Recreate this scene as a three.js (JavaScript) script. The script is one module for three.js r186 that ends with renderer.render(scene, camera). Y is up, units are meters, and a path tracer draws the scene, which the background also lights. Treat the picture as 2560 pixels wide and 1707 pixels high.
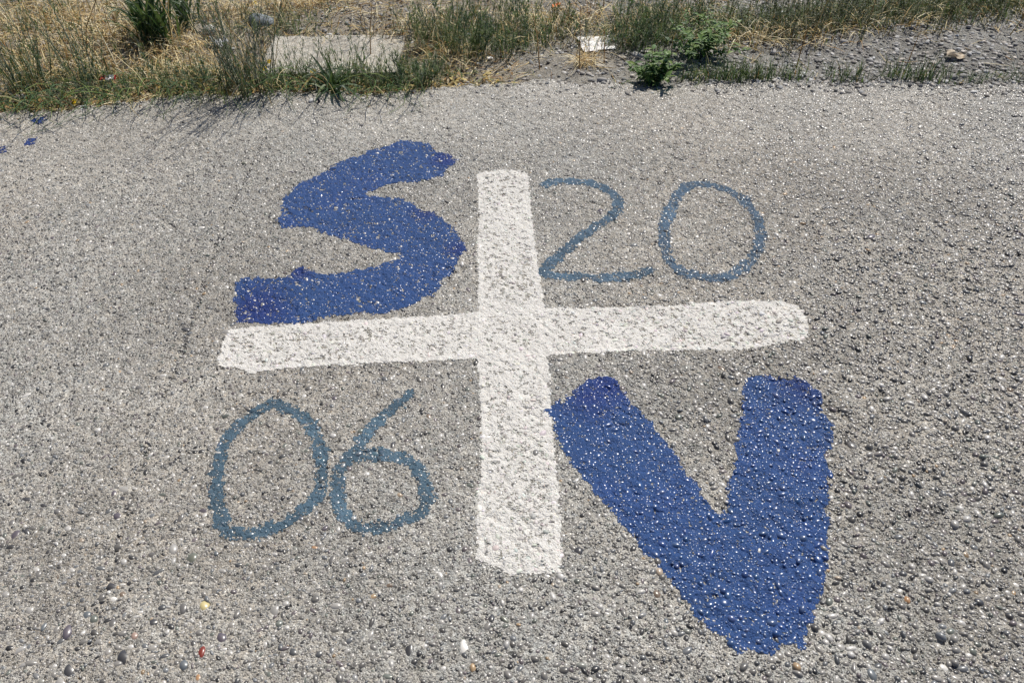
import * as THREE from 'three';
import { Sky } from 'three/addons/objects/Sky.js';
import { mergeVertices } from 'three/addons/utils/BufferGeometryUtils.js';

// ---------- camera, sky, sun, exposure ----------
const scene = new THREE.Scene();
const camera = new THREE.PerspectiveCamera(45.15, 1024 / 682, 0.05, 2000);
camera.position.set(0, 1.5, 0);
camera.rotation.set(-Math.PI / 4, 0, 0);
const sunAz = THREE.MathUtils.degToRad(32), sunEl = THREE.MathUtils.degToRad(54);   // ahead and to the right of the viewer
const sunDir = new THREE.Vector3(Math.sin(sunAz) * Math.cos(sunEl), Math.sin(sunEl), -Math.cos(sunAz) * Math.cos(sunEl));
const sky = new Sky(); sky.scale.setScalar(1500); sky.name = 'sky'; sky.userData.kind = 'structure';
sky.material.uniforms.sunPosition.value.copy(sunDir);
sky.material.uniforms.turbidity.value = 5; sky.material.uniforms.rayleigh.value = 0.7;
sky.material.uniforms.mieCoefficient.value = 0.004;
scene.add(sky);
scene.environmentIntensity = 0.085;
const sun = new THREE.DirectionalLight(new THREE.Color(1, 0.92, 0.80), 4.7);
sun.name = 'sun'; sun.position.copy(sunDir).multiplyScalar(20).add(new THREE.Vector3(0, 0, -2));
sun.target.position.set(0, 0, -2); sun.castShadow = true;
sun.shadow.mapSize.set(4096, 4096);
Object.assign(sun.shadow.camera, { left: -5, right: 5, top: 5, bottom: -5, near: 1, far: 60 });
scene.add(sun, sun.target);
const renderer = new THREE.WebGLRenderer({ antialias: true });
renderer.toneMapping = THREE.LinearToneMapping;
renderer.toneMappingExposure = 1.0;
renderer.shadowMap.enabled = true;

// ---------- helpers ----------
let seed = 12345;
const reseed = s => { seed = s >>> 0; };
function R() { seed = (seed + 0x6D2B79F5) | 0; let t = Math.imul(seed ^ (seed >>> 15), 1 | seed); t = (t + Math.imul(t ^ (t >>> 7), 61 | t)) ^ t; return ((t ^ (t >>> 14)) >>> 0) / 4294967296; }
const rr = (a, b) => a + (b - a) * R();
const gauss = () => (R() + R() + R() + R() - 2) * 0.87;
function h2(i, j) { let h = Math.imul(i, 374761393) + Math.imul(j, 668265263) | 0; h = Math.imul(h ^ (h >>> 13), 1274126177); return ((h ^ (h >>> 16)) >>> 0) / 4294967296; }
function vn(x, y) { const i = Math.floor(x), j = Math.floor(y); let u = x - i, v = y - j; u = u * u * (3 - 2 * u); v = v * v * (3 - 2 * v); const a = h2(i, j), b = h2(i + 1, j), c = h2(i, j + 1), d = h2(i + 1, j + 1); return (a + (b - a) * u + (c - a) * v + (a - b - c + d) * u * v) * 2 - 1; }
const fbm = (x, y, o = 4) => { let s = 0, a = 0.5; for (let k = 0; k < o; k++) { s += a * vn(x, y); x = x * 2.03 + 17.1; y = y * 2.03 + 5.3; a *= 0.5; } return s; };
const sstep = (a, b, x) => { const t = Math.min(1, Math.max(0, (x - a) / (b - a))); return t * t * (3 - 2 * t); };
const C = (r, g, b) => new THREE.Color().setRGB(r, g, b);
const used = {};
const numbered = n => { const k = used[n] = (used[n] ?? -1) + 1; return k ? n + '_' + String(k).padStart(3, '0') : n; };
function tag(o, label, category, group, kind) { if (label) o.userData.label = label; if (category) o.userData.category = category; if (group) o.userData.group = group; if (kind) o.userData.kind = kind; return o; }
function shadow(m) { m.castShadow = true; m.receiveShadow = true; return m; }
function thing(name, label, category, x, y, z, group) { const o = new THREE.Group(); o.name = numbered(name); o.position.set(x, y, z); scene.add(o); return tag(o, label, category, group); }
function mesh(name, geo, mat, parent) { const m = shadow(new THREE.Mesh(geo, mat)); m.name = parent === scene ? numbered(name) : name; parent.add(m); return m; }
class MB {   // collects ribbons and thin tubes
  constructor() { this.p = []; this.c = []; this.i = []; }
  v(x, y, z, c) { this.p.push(x, y, z); this.c.push(c[0], c[1], c[2]); return this.p.length / 3 - 1; }
  ribbon(pts, side, w, c) {   // pts [[x,y,z]], side vectors per point, half-widths
    let q = -1;
    for (let k = 0; k < pts.length; k++) {
      const p = pts[k], s = Array.isArray(side[0]) ? side[k] : side;
      if (w[k] < 1e-6) { const t = this.v(p[0], p[1], p[2], c); if (q >= 0) this.i.push(q, q + 1, t); q = -1; continue; }
      const a = this.v(p[0] - s[0] * w[k], p[1] - s[1] * w[k], p[2] - s[2] * w[k], c); this.v(p[0] + s[0] * w[k], p[1] + s[1] * w[k], p[2] + s[2] * w[k], c);
      if (q >= 0) this.i.push(q, q + 1, a, q + 1, a + 1, a);
      q = a;
    }
  }
  tube(pts, r, c, n = 3) {
    let q = -1;
    for (let k = 0; k < pts.length; k++) {
      const p = pts[k], a = pts[Math.max(0, k - 1)], b = pts[Math.min(pts.length - 1, k + 1)];
      const d = new THREE.Vector3(b[0] - a[0], b[1] - a[1], b[2] - a[2]).normalize();
      const s = new THREE.Vector3(Math.abs(d.y) > 0.9 ? 1 : 0, Math.abs(d.y) > 0.9 ? 0 : 1, 0).cross(d).normalize(), t = d.clone().cross(s);
      const f = this.p.length / 3;
      for (let j = 0; j < n; j++) { const an = j / n * Math.PI * 2, e = r[k]; this.v(p[0] + (s.x * Math.cos(an) + t.x * Math.sin(an)) * e, p[1] + (s.y * Math.cos(an) + t.y * Math.sin(an)) * e, p[2] + (s.z * Math.cos(an) + t.z * Math.sin(an)) * e, c); }
      if (q >= 0) for (let j = 0; j < n; j++) { const j2 = (j + 1) % n; this.i.push(q + j, q + j2, f + j, q + j2, f + j2, f + j); }
      q = f;
    }
  }
  geo() { const g = new THREE.BufferGeometry(); g.setAttribute('position', new THREE.Float32BufferAttribute(this.p, 3)); g.setAttribute('color', new THREE.Float32BufferAttribute(this.c, 3)); g.setIndex(this.i); g.computeVertexNormals(); return g; }
}
function grainTexture(n, fn, srgb) {
  const d = new Uint8Array(n * n * 4);
  for (let j = 0; j < n; j++) for (let i = 0; i < n; i++) { const c = fn(i, j), k = (j * n + i) * 4; d[k] = c[0]; d[k + 1] = c[1]; d[k + 2] = c[2]; d[k + 3] = 255; }
  const t = new THREE.DataTexture(d, n, n); t.wrapS = t.wrapT = THREE.RepeatWrapping; t.magFilter = THREE.LinearFilter; t.minFilter = THREE.LinearMipmapLinearFilter; t.generateMipmaps = true;
  if (srgb) t.colorSpace = THREE.SRGBColorSpace; t.needsUpdate = true; return t;
}
// noise that wraps after n cells, for textures
const wv = (x, y, n) => { const i = Math.floor(x), j = Math.floor(y); let u = x - i, v = y - j; u = u * u * (3 - 2 * u); v = v * v * (3 - 2 * v); const m = k => ((k % n) + n) % n; const a = h2(m(i) + n * 7, m(j)), b = h2(m(i + 1) + n * 7, m(j)), c = h2(m(i) + n * 7, m(j + 1)), d = h2(m(i + 1) + n * 7, m(j + 1)); return (a + (b - a) * u + (c - a) * v + (a - b - c + d) * u * v); };

// ---------- the outlines painted on the pavement, in metres on the ground [x, z] ----------
const letterS = [[-0.373,-2.470],[-0.333,-2.462],[-0.289,-2.450],[-0.263,-2.417],[-0.248,-2.389],[-0.226,-2.393],[-0.203,-2.369],[-0.185,-2.345],[-0.196,-2.310],[-0.218,-2.284],[-0.227,-2.253],[-0.259,-2.235],[-0.312,-2.220],[-0.349,-2.217],[-0.374,-2.213],[-0.398,-2.206],[-0.421,-2.184],[-0.443,-2.166],[-0.463,-2.159],[-0.453,-2.141],[-0.407,-2.134],[-0.341,-2.124],[-0.306,-2.100],[-0.287,-2.069],[-0.243,-2.059],[-0.213,-2.026],[-0.179,-1.980],[-0.158,-1.942],[-0.144,-1.905],[-0.132,-1.884],[-0.150,-1.860],[-0.149,-1.833],[-0.162,-1.804],[-0.172,-1.770],[-0.196,-1.742],[-0.201,-1.714],[-0.213,-1.682],[-0.248,-1.666],[-0.268,-1.647],[-0.281,-1.640],[-0.301,-1.624],[-0.324,-1.614],[-0.347,-1.603],[-0.383,-1.609],[-0.411,-1.609],[-0.448,-1.598],[-0.485,-1.593],[-0.519,-1.591],[-0.545,-1.578],[-0.577,-1.566],[-0.607,-1.578],[-0.640,-1.568],[-0.675,-1.573],[-0.702,-1.568],[-0.727,-1.573],[-0.741,-1.603],[-0.744,-1.640],[-0.758,-1.682],[-0.766,-1.725],[-0.760,-1.745],[-0.729,-1.753],[-0.692,-1.750],[-0.649,-1.753],[-0.623,-1.770],[-0.620,-1.793],[-0.599,-1.798],[-0.568,-1.790],[-0.546,-1.773],[-0.512,-1.764],[-0.477,-1.776],[-0.442,-1.787],[-0.406,-1.793],[-0.370,-1.807],[-0.350,-1.822],[-0.328,-1.833],[-0.321,-1.857],[-0.346,-1.863],[-0.370,-1.869],[-0.394,-1.881],[-0.426,-1.893],[-0.459,-1.911],[-0.499,-1.927],[-0.528,-1.942],[-0.570,-1.958],[-0.592,-1.977],[-0.625,-1.987],[-0.656,-1.984],[-0.686,-1.980],[-0.702,-2.000],[-0.709,-2.026],[-0.705,-2.053],[-0.707,-2.086],[-0.711,-2.127],[-0.698,-2.163],[-0.682,-2.213],[-0.649,-2.239],[-0.623,-2.257],[-0.607,-2.287],[-0.579,-2.326],[-0.540,-2.357],[-0.495,-2.377],[-0.489,-2.401],[-0.456,-2.413],[-0.422,-2.429],[-0.398,-2.454]];
const letterV = [[0.213,-1.379],[0.242,-1.379],[0.259,-1.369],[0.265,-1.333],[0.288,-1.294],[0.308,-1.263],[0.334,-1.238],[0.343,-1.197],[0.366,-1.162],[0.378,-1.122],[0.390,-1.079],[0.405,-1.063],[0.416,-1.026],[0.424,-0.993],[0.444,-0.985],[0.460,-0.980],[0.473,-1.016],[0.481,-1.057],[0.502,-1.111],[0.517,-1.168],[0.533,-1.226],[0.560,-1.288],[0.569,-1.346],[0.587,-1.375],[0.629,-1.384],[0.666,-1.375],[0.711,-1.375],[0.742,-1.346],[0.756,-1.307],[0.742,-1.263],[0.758,-1.226],[0.736,-1.179],[0.711,-1.139],[0.711,-1.089],[0.686,-1.016],[0.675,-0.966],[0.654,-0.927],[0.652,-0.889],[0.629,-0.835],[0.620,-0.800],[0.600,-0.783],[0.586,-0.746],[0.554,-0.710],[0.548,-0.686],[0.521,-0.698],[0.489,-0.675],[0.453,-0.681],[0.429,-0.675],[0.410,-0.690],[0.413,-0.706],[0.388,-0.718],[0.365,-0.738],[0.353,-0.762],[0.338,-0.788],[0.321,-0.809],[0.307,-0.853],[0.285,-0.875],[0.264,-0.899],[0.258,-0.922],[0.239,-0.946],[0.222,-0.980],[0.191,-1.021],[0.171,-1.057],[0.147,-1.089],[0.122,-1.139],[0.106,-1.179],[0.103,-1.220],[0.095,-1.251],[0.076,-1.272],[0.091,-1.285],[0.130,-1.304],[0.151,-1.333],[0.182,-1.359]];
const crossUpright = [[-0.112,-2.264],[-0.101,-2.033],[-0.099,-1.825],[-0.090,-1.640],[-0.089,-1.539],[-0.087,-1.429],[-0.073,-1.257],[-0.070,-1.069],[-0.075,-0.957],[-0.073,-0.870],[-0.032,-0.859],[-0.010,-0.840],[0.100,-0.843],[0.106,-0.915],[0.103,-1.012],[0.098,-1.129],[0.092,-1.257],[0.092,-1.429],[0.090,-1.539],[0.087,-1.640],[0.074,-1.825],[0.061,-2.033],[0.051,-2.269],[0.027,-2.289],[-0.051,-2.289],[-0.101,-2.274]];
const crossBar = [[-0.740,-1.414],[-0.748,-1.491],[-0.739,-1.547],[-0.661,-1.559],[-0.434,-1.577],[-0.205,-1.597],[-0.089,-1.609],[0.087,-1.628],[0.382,-1.637],[0.562,-1.658],[0.741,-1.661],[0.771,-1.640],[0.790,-1.623],[0.778,-1.523],[0.738,-1.507],[0.585,-1.475],[0.361,-1.472],[0.194,-1.462],[0.087,-1.449],[-0.086,-1.441],[-0.303,-1.426],[-0.520,-1.411],[-0.658,-1.391],[-0.695,-1.409]];
const digitTwo = [[0.110,-2.206],[0.138,-2.223],[0.177,-2.229],[0.226,-2.220],[0.274,-2.206],[0.310,-2.172],[0.332,-2.122],[0.321,-2.074],[0.289,-2.027],[0.253,-1.988],[0.209,-1.944],[0.171,-1.896],[0.133,-1.847],[0.105,-1.806],[0.091,-1.775],[0.129,-1.762],[0.181,-1.762],[0.241,-1.755],[0.305,-1.759],[0.350,-1.768],[0.386,-1.785]];
const digitZero = [[0.558,-2.206],[0.618,-2.214],[0.664,-2.197],[0.706,-2.163],[0.732,-2.102],[0.746,-2.031],[0.743,-1.962],[0.724,-1.896],[0.692,-1.840],[0.652,-1.792],[0.607,-1.762],[0.563,-1.755],[0.521,-1.762],[0.481,-1.782],[0.456,-1.819],[0.448,-1.875],[0.452,-1.940],[0.466,-2.015],[0.492,-2.086],[0.521,-2.151],[0.558,-2.206]];
const digitZeroLow = [[-0.575,-1.293],[-0.533,-1.273],[-0.491,-1.244],[-0.462,-1.206],[-0.442,-1.161],[-0.427,-1.116],[-0.424,-1.073],[-0.422,-1.040],[-0.441,-1.004],[-0.466,-0.976],[-0.491,-0.953],[-0.525,-0.940],[-0.563,-0.934],[-0.594,-0.938],[-0.612,-0.957],[-0.630,-0.992],[-0.645,-1.032],[-0.655,-1.073],[-0.659,-1.121],[-0.659,-1.169],[-0.649,-1.211],[-0.628,-1.244],[-0.604,-1.273],[-0.575,-1.293]];
const digitSix = [[-0.249,-1.318],[-0.280,-1.283],[-0.309,-1.244],[-0.334,-1.202],[-0.354,-1.161],[-0.376,-1.116],[-0.384,-1.078],[-0.381,-1.032],[-0.369,-0.988],[-0.347,-0.965],[-0.319,-0.949],[-0.286,-0.949],[-0.250,-0.957],[-0.215,-0.972],[-0.193,-0.992],[-0.185,-1.020],[-0.188,-1.052],[-0.204,-1.086],[-0.228,-1.116],[-0.265,-1.134],[-0.301,-1.138],[-0.336,-1.136],[-0.357,-1.134]];
const splashes = [[[-1.705,-2.596],[-1.684,-2.621],[-1.654,-2.626],[-1.638,-2.601],[-1.648,-2.577],[-1.674,-2.571]], [[-1.674,-2.446],[-1.669,-2.472],[-1.635,-2.485],[-1.619,-2.464],[-1.632,-2.444],[-1.651,-2.436]], [[-1.741,-2.406],[-1.729,-2.431],[-1.704,-2.426],[-1.704,-2.396],[-1.714,-2.377]]];
const crackLine = [[-0.841,-2.567],[-0.860,-2.219],[-0.870,-2.033],[-0.861,-1.786],[-0.849,-1.572],[-0.845,-1.399],[-0.845,-1.192],[-0.825,-0.979],[-0.809,-0.826],[-0.803,-0.725],[-0.792,-0.641]];
const edgePts = [[-2.633,-2.561],[-2.240,-2.610],[-1.838,-2.662],[-1.744,-2.688],[-1.588,-2.696],[-1.437,-2.720],[-1.347,-2.772],[-1.195,-2.805],[-0.974,-2.793],[-0.873,-2.826],[-0.654,-2.817],[-0.530,-2.802],[-0.380,-2.820],[-0.262,-2.866],[-0.153,-2.885],[-0.042,-2.888],[0.068,-2.904],[0.179,-2.910],[0.289,-2.885],[0.401,-2.888],[0.535,-2.860],[0.654,-2.910],[0.692,-2.891],[0.833,-2.907],[1.030,-2.917],[1.139,-2.910],[1.222,-2.907],[1.302,-2.894],[1.423,-2.926],[1.532,-2.920],[1.607,-2.894],[1.692,-2.901],[1.943,-2.901],[2.455,-2.894],[3.060,-2.891]];

function inPoly(P, x, z) { let c = false; for (let i = 0, j = P.length - 1; i < P.length; j = i++) { const a = P[i], b = P[j]; if ((a[1] > z) !== (b[1] > z) && x < (b[0] - a[0]) * (z - a[1]) / (b[1] - a[1]) + a[0]) c = !c; } return c; }
function lineDist(P, x, z) { let m = 9; for (let i = 1; i < P.length; i++) { const ax = P[i - 1][0], az = P[i - 1][1], dx = P[i][0] - ax, dz = P[i][1] - az; const t = Math.min(1, Math.max(0, ((x - ax) * dx + (z - az) * dz) / (dx * dx + dz * dz))); const ex = x - ax - dx * t, ez = z - az - dz * t; m = Math.min(m, ex * ex + ez * ez); } return Math.sqrt(m); }
function curve(P, closed) { return new THREE.CatmullRomCurve3(P.map(p => new THREE.Vector3(p[0], 0, p[1])), closed).getPoints(P.length * 4).map(v => [v.x, v.z]); }

// ---------- the pavement: washed-pebble concrete with a broken edge ----------
const edgeZ = x => { let k = 1; while (k < edgePts.length - 1 && edgePts[k][0] < x) k++; const a = edgePts[k - 1], b = edgePts[k]; const t = Math.min(1.5, Math.max(-0.5, (x - a[0]) / (b[0] - a[0]))); return a[1] + (b[1] - a[1]) * t + 0.018 * vn(x * 9, 3.3) + 0.011 * vn(x * 41, 8.1) + 0.006 * vn(x * 130, 1.7); };
const rough = (x, z) => 0.3 + 0.7 * sstep(-0.4, 1.4, x + 0.8 * (z + 1.5) + 0.7 * fbm(x * 1.3, z * 1.3 + 80, 3));   // more stone stands proud to the right
const crackD = curve(crackLine, false);
const crackAt = (x, z) => (x > -1.2 && x < -0.3 ? sstep(0.007, 0.002, Math.abs(lineDist(crackD, x + 0.006 * vn(x * 60, z * 60), z))) * (vn(x * 5, z * 5) > -0.6 ? 1 : 0.3) : 0);
function pavementH(x, z) {
  const s = z - edgeZ(x);
  let h = 0.009 * fbm(x * 0.8 + 3, z * 0.8, 3) + 0.0036 * vn(x * 28, z * 28) * rough(x, z) + 0.0018 * vn(x * 75, z * 75);
  h -= 0.0042 * Math.max(0, vn(x * 105 + 3, z * 105) - 0.25) * (0.5 + 0.7 * rough(x, z));
  const pit = vn(x * 62 + 11, z * 62) + 0.35 * vn(x * 19, z * 19); if (pit > 0.72) h -= Math.min(0.004, (pit - 0.72) * 0.014);
  if (s < 0.05) h -= 0.010 * (1 - sstep(-0.004, 0.05, s)) * (0.6 + 0.6 * vn(x * 30, 2.2));
  return h;
}
const sandMap = grainTexture(1024, (i, j) => {
  const f = h2(i + 911, j + 37), a = wv(i / 3, j / 3, 1024 / 3 | 0), b = wv(i / 9, j / 9, 113), c = wv(i / 60, j / 60, 17);
  let v = 0.79 + 0.16 * (f - 0.5) + 0.26 * (a - 0.5) + 0.2 * (b - 0.5) + 0.10 * (c - 0.5);
  const e = wv(i / 15, j / 15, 68); if (e < 0.2) v *= 0.66; else if (e > 0.84) v *= 1.1; if (a < 0.17) v *= 0.62; if (b > 0.86) v *= 1.12;
  const w = 0.03 * (wv(i / 30, j / 30, 34) - 0.5);
  v = Math.min(1, Math.max(0, v)) * 255; return [Math.min(255, v * (1 + w)), v, v * (0.985 - w)];
}, true);
const sandBump = grainTexture(1024, (i, j) => { const a = wv(i / 3, j / 3, 1024 / 3 | 0), b = wv(i / 8, j / 8, 128), f = h2(i, j); const e = wv(i / 17, j / 17, 60); let v = 0.3 * a + 0.25 * b + 0.07 * f + 0.38 * Math.min(1, e * 1.8); v = v < 0.3 ? v * 0.7 : v; return [v * 255, v * 255, v * 255]; });
const M = {
  pavement: new THREE.MeshStandardMaterial({ name: 'washed_concrete', color: 0xffffff, vertexColors: true, map: sandMap, bumpMap: sandBump, bumpScale: 0.006, roughness: 0.8 }),
  stone: new THREE.MeshPhysicalMaterial({ name: 'river_stone', color: 0xffffff, roughness: 0.4, clearcoat: 0.8, clearcoatRoughness: 0.26 }),
  white: new THREE.MeshStandardMaterial({ name: 'white_paint', color: 0xffffff, roughness: 0.6, bumpMap: sandBump, bumpScale: 0.0048, vertexColors: true }),
  blue: new THREE.MeshPhysicalMaterial({ name: 'blue_paint', color: 0xffffff, roughness: 0.5, specularIntensity: 0.6, bumpMap: sandBump, bumpScale: 0.0048, vertexColors: true }),
  whiteStone: new THREE.MeshStandardMaterial({ name: 'white_painted_stone', color: 0xffffff, roughness: 0.5 }),
  blueStone: new THREE.MeshPhysicalMaterial({ name: 'blue_painted_stone', color: 0xffffff, roughness: 0.32, clearcoat: 1, clearcoatRoughness: 0.26 }),
  soil: new THREE.MeshStandardMaterial({ name: 'soil', color: 0xffffff, vertexColors: true, map: sandMap, bumpMap: sandBump, bumpScale: 0.006, roughness: 0.95 }),
  rubble: new THREE.MeshStandardMaterial({ name: 'loose_stone', color: 0xffffff, roughness: 0.75 }),
  leaf: new THREE.MeshPhysicalMaterial({ name: 'green_blade', color: 0xffffff, vertexColors: true, roughness: 0.85, transmission: 0.5, thickness: 0, side: THREE.DoubleSide }),
  straw: new THREE.MeshStandardMaterial({ name: 'dry_straw', color: 0xffffff, vertexColors: true, roughness: 0.75, side: THREE.DoubleSide }),
};
{
  const xs = [], zs = [];
  for (let x = 0; x < 2.7; x += 0.005) xs.push(x);
  for (let x = 2.7, d = 0.01; x < 9; x += d, d *= 1.06) xs.push(x);
  const X = [...xs.slice(1).reverse().map(v => -v), ...xs];
  for (let s = 0; s < 2.85; s += 0.005) zs.push(s);
  for (let s = 2.85, d = 0.01; s < 9; s += d, d *= 1.08) zs.push(s);
  const skirt = [[-0.004, -0.075], [-0.004, -0.035], [-0.003, -0.018], [-0.0015, -0.009]];
  const rows = skirt.length + zs.length, n = X.length, pos = new Float32Array(n * rows * 3), col = new Float32Array(n * rows * 3), uv = new Float32Array(n * rows * 2), idx = [];
  for (let j = 0; j < rows; j++) for (let i = 0; i < n; i++) {
    const x = X[i], ez = edgeZ(x), sk = j < skirt.length ? skirt[j] : null, z = ez + (sk ? sk[0] : zs[j - skirt.length]), k = j * n + i;
    let y = pavementH(x, sk ? ez : z) + (sk ? sk[1] : 0); if (!sk) y -= 0.003 * crackAt(x, z);
    pos.set([x, y, z], k * 3); uv.set([x * 3.3, z * 3.3 + (sk ? sk[1] * 3.3 : 0)], k * 2);
    const v = 1.02 + 0.30 * fbm(x * 2.3 + 9, z * 2.3, 5) + 0.16 * vn(x * 45, z * 45), w = 0.05 * fbm(x * 1.6, z * 1.6 + 40, 4);
    col.set([0.715 * v * (1 + w), 0.69 * v, 0.65 * v * (1 - w)], k * 3);
    if (j && i) idx.push(k - n - 1, k - 1, k, k - n - 1, k, k - n);
  }
  const g = new THREE.BufferGeometry();
  g.setAttribute('position', new THREE.BufferAttribute(pos, 3)); g.setAttribute('color', new THREE.BufferAttribute(col, 3)); g.setAttribute('uv', new THREE.BufferAttribute(uv, 2)); g.setIndex(idx); g.computeVertexNormals();
  var pavement = mesh('pavement', g, M.pavement, scene); pavement.userData.kind = 'structure';
}

// ---------- which paint lies where ----------
const strokes = { digitTwo: curve(digitTwo), digitZero: curve(digitZero), digitZeroLow: curve(digitZeroLow), digitSix: curve(digitSix) };
const bluePaint = (x, z, dark) => { const n = fbm(x * 9, z * 9, 3), d = Math.min(1, Math.max(0, dark + 0.5 * n)); const a = 1 + 0.18 * n; return [(0.030 - 0.014 * d) * a, (0.080 - 0.040 * d) * a, (0.235 - 0.05 * d) * a]; };
const near = (x, z, p, r) => Math.max(0, 1 - Math.hypot(x - p[0], z - p[1]) / r);
const thickS = [[-0.691,-1.629],[-0.219,-2.349],[-0.263,-2.059],[-0.159,-1.881],[-0.598,-1.776]], thickV = [[0.236,-1.359],[0.179,-1.313],[0.708,-1.346]];
const tealPaint = (x, z) => { const n = fbm(x * 14, z * 14, 4), a = 1 + 0.5 * n; return [0.08 * a, 0.14 * a, 0.195 * a]; };
const stroke = (P, w) => (x, z) => lineDist(P, x, z) < w * (1 + 0.12 * vn(x * 14, z * 14) + 0.16 * vn(x * 160, z * 160));
const whitePaint = (x, z) => { const a = 0.74 * (1 + 0.08 * fbm(x * 8, z * 8, 3)); return [a, a * 0.985, a * 0.94]; };
const marks = [
  { name: 'painted_cross', label: 'white painted cross with four arms between the blue characters', category: 'painted cross', white: true, keep: 0.92, cover: 0.42, colour: whitePaint, inside: (x, z) => inPoly(crossUpright, x, z) || inPoly(crossBar, x, z) },
  { name: 'painted_letter', label: 'broad blue letter S with deeper blue ends above the white cross bar', category: 'painted letter', keep: 0.70, cover: 0.5, colour: (x, z) => bluePaint(x, z, Math.max(...thickS.map((p, i) => near(x, z, p, [0.14, 0.07, 0.07, 0.06, 0.06][i]))) * 1.3), inside: (x, z) => inPoly(letterS, x, z) },
  { name: 'painted_letter', label: 'broad blue letter V painted beside the lower arm of the cross', category: 'painted letter', keep: 0.985, cover: 0.62, colour: (x, z) => bluePaint(x, z, Math.max(...thickV.map(p => near(x, z, p, 0.1)))), inside: (x, z) => inPoly(letterV, x, z) },
  { name: 'painted_digit', label: 'thin teal blue digit 2 next to the upper arm of the cross', category: 'painted digit', keep: 0.92, cover: 0.46, colour: (x, z) => { const c = tealPaint(x, z); return [c[0] * 0.95, c[1] * 0.96, c[2] * 1.02]; }, inside: stroke(strokes.digitTwo, 0.0165) },
  { name: 'painted_digit', label: 'thin blue digit 0 following the digit 2, over the end of the cross bar', category: 'painted digit', keep: 0.9, cover: 0.42, colour: (x, z) => { const c = tealPaint(x, z); return [c[0] * 0.95, c[1] * 0.94, c[2] * 1.04]; }, inside: stroke(strokes.digitZero, 0.0165) },
  { name: 'painted_digit', label: 'teal blue digit 0 with a pointed top, in front of the digit 6', category: 'painted digit', keep: 0.94, cover: 0.5, colour: tealPaint, inside: stroke(strokes.digitZeroLow, 0.015) },
  { name: 'painted_digit', label: 'teal blue digit 6 with an open straight neck', category: 'painted digit', keep: 0.94, cover: 0.5, colour: tealPaint, inside: stroke(strokes.digitSix, 0.015) },
  ...splashes.map((p, i) => ({ name: 'paint_splash', label: ['largest dark blue paint splash on the concrete beside the weedy edge', 'faint blue paint spatter below the largest splash', 'small blue paint fleck in the shadow of the trailing grass'][i], category: 'paint splash', keep: 0.4, cover: 0.08, colour: (x, z) => bluePaint(x, z, 0.7), inside: (x, z) => inPoly(p, x, z) })),
];
const box = P => { const o = [9, 9, -9, -9]; for (const p of P) { o[0] = Math.min(o[0], p[0]); o[1] = Math.min(o[1], p[1]); o[2] = Math.max(o[2], p[0]); o[3] = Math.max(o[3], p[1]); } return [o[0] - 0.03, o[1] - 0.03, o[2] + 0.03, o[3] + 0.03]; };
[[...crossUpright, ...crossBar], letterS, letterV, digitTwo, digitZero, digitZeroLow, digitSix, ...splashes].forEach((P, i) => { marks[i].box = box(P); });
const rim = (x, z) => Math.min(lineDist([...crossUpright, crossUpright[0]], x, z), lineDist([...crossBar, crossBar[0]], x, z)) < 0.016;   // the stencil left more paint along the rim
const wear = (x, z) => Math.max(0, 0.25 + fbm(x * 4 + 2, z * 4, 3) + 0.5 * near(x, z, [0.0, -1.5], 0.22) + 0.4 * near(x, z, [0.03, -1.0], 0.3));
const RX = -2.4, RZ = -3.1, RS = 0.002, RN = 2400, RM = 1350, mask = new Uint8Array(RN * RM);
marks.forEach((m, k) => {
  // a coarse pass finds the blocks that the mark touches, a fine one settles its ragged outline
  const B = 10;
  for (let J = 0; J < RM; J += B) for (let I = 0; I < RN; I += B) {
    const bx = RX + I * RS, bz = RZ + J * RS; if (bx < m.box[0] - 0.02 || bx > m.box[2] || bz < m.box[1] - 0.02 || bz > m.box[3]) continue;
    let hit = false;
    for (let b = -5; b <= 15 && !hit; b += 5) for (let a = -5; a <= 15 && !hit; a += 5) hit = m.inside(RX + (I + a) * RS, RZ + (J + b) * RS);
    if (!hit) continue;
    for (let j = J; j < J + B; j++) for (let i = I; i < I + B; i++) {
      const x = RX + (i + 0.5) * RS, z = RZ + (j + 0.5) * RS;
      const e = m.white ? 0.6 : 1, qx = x + e * (0.006 * vn(x * 70, z * 70) + 0.0055 * vn(x * 210 + 5, z * 210)), qz = z + e * (0.006 * vn(x * 70 + 31, z * 70) + 0.0055 * vn(x * 210, z * 210 + 9));
      if (m.inside(qx, qz)) mask[j * RN + i] = k + 1;
    }
  }
});
const markAt = (x, z) => { const i = Math.floor((x - RX) / RS), j = Math.floor((z - RZ) / RS); return i < 0 || j < 0 || i >= RN || j >= RM ? 0 : mask[j * RN + i]; };
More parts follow.
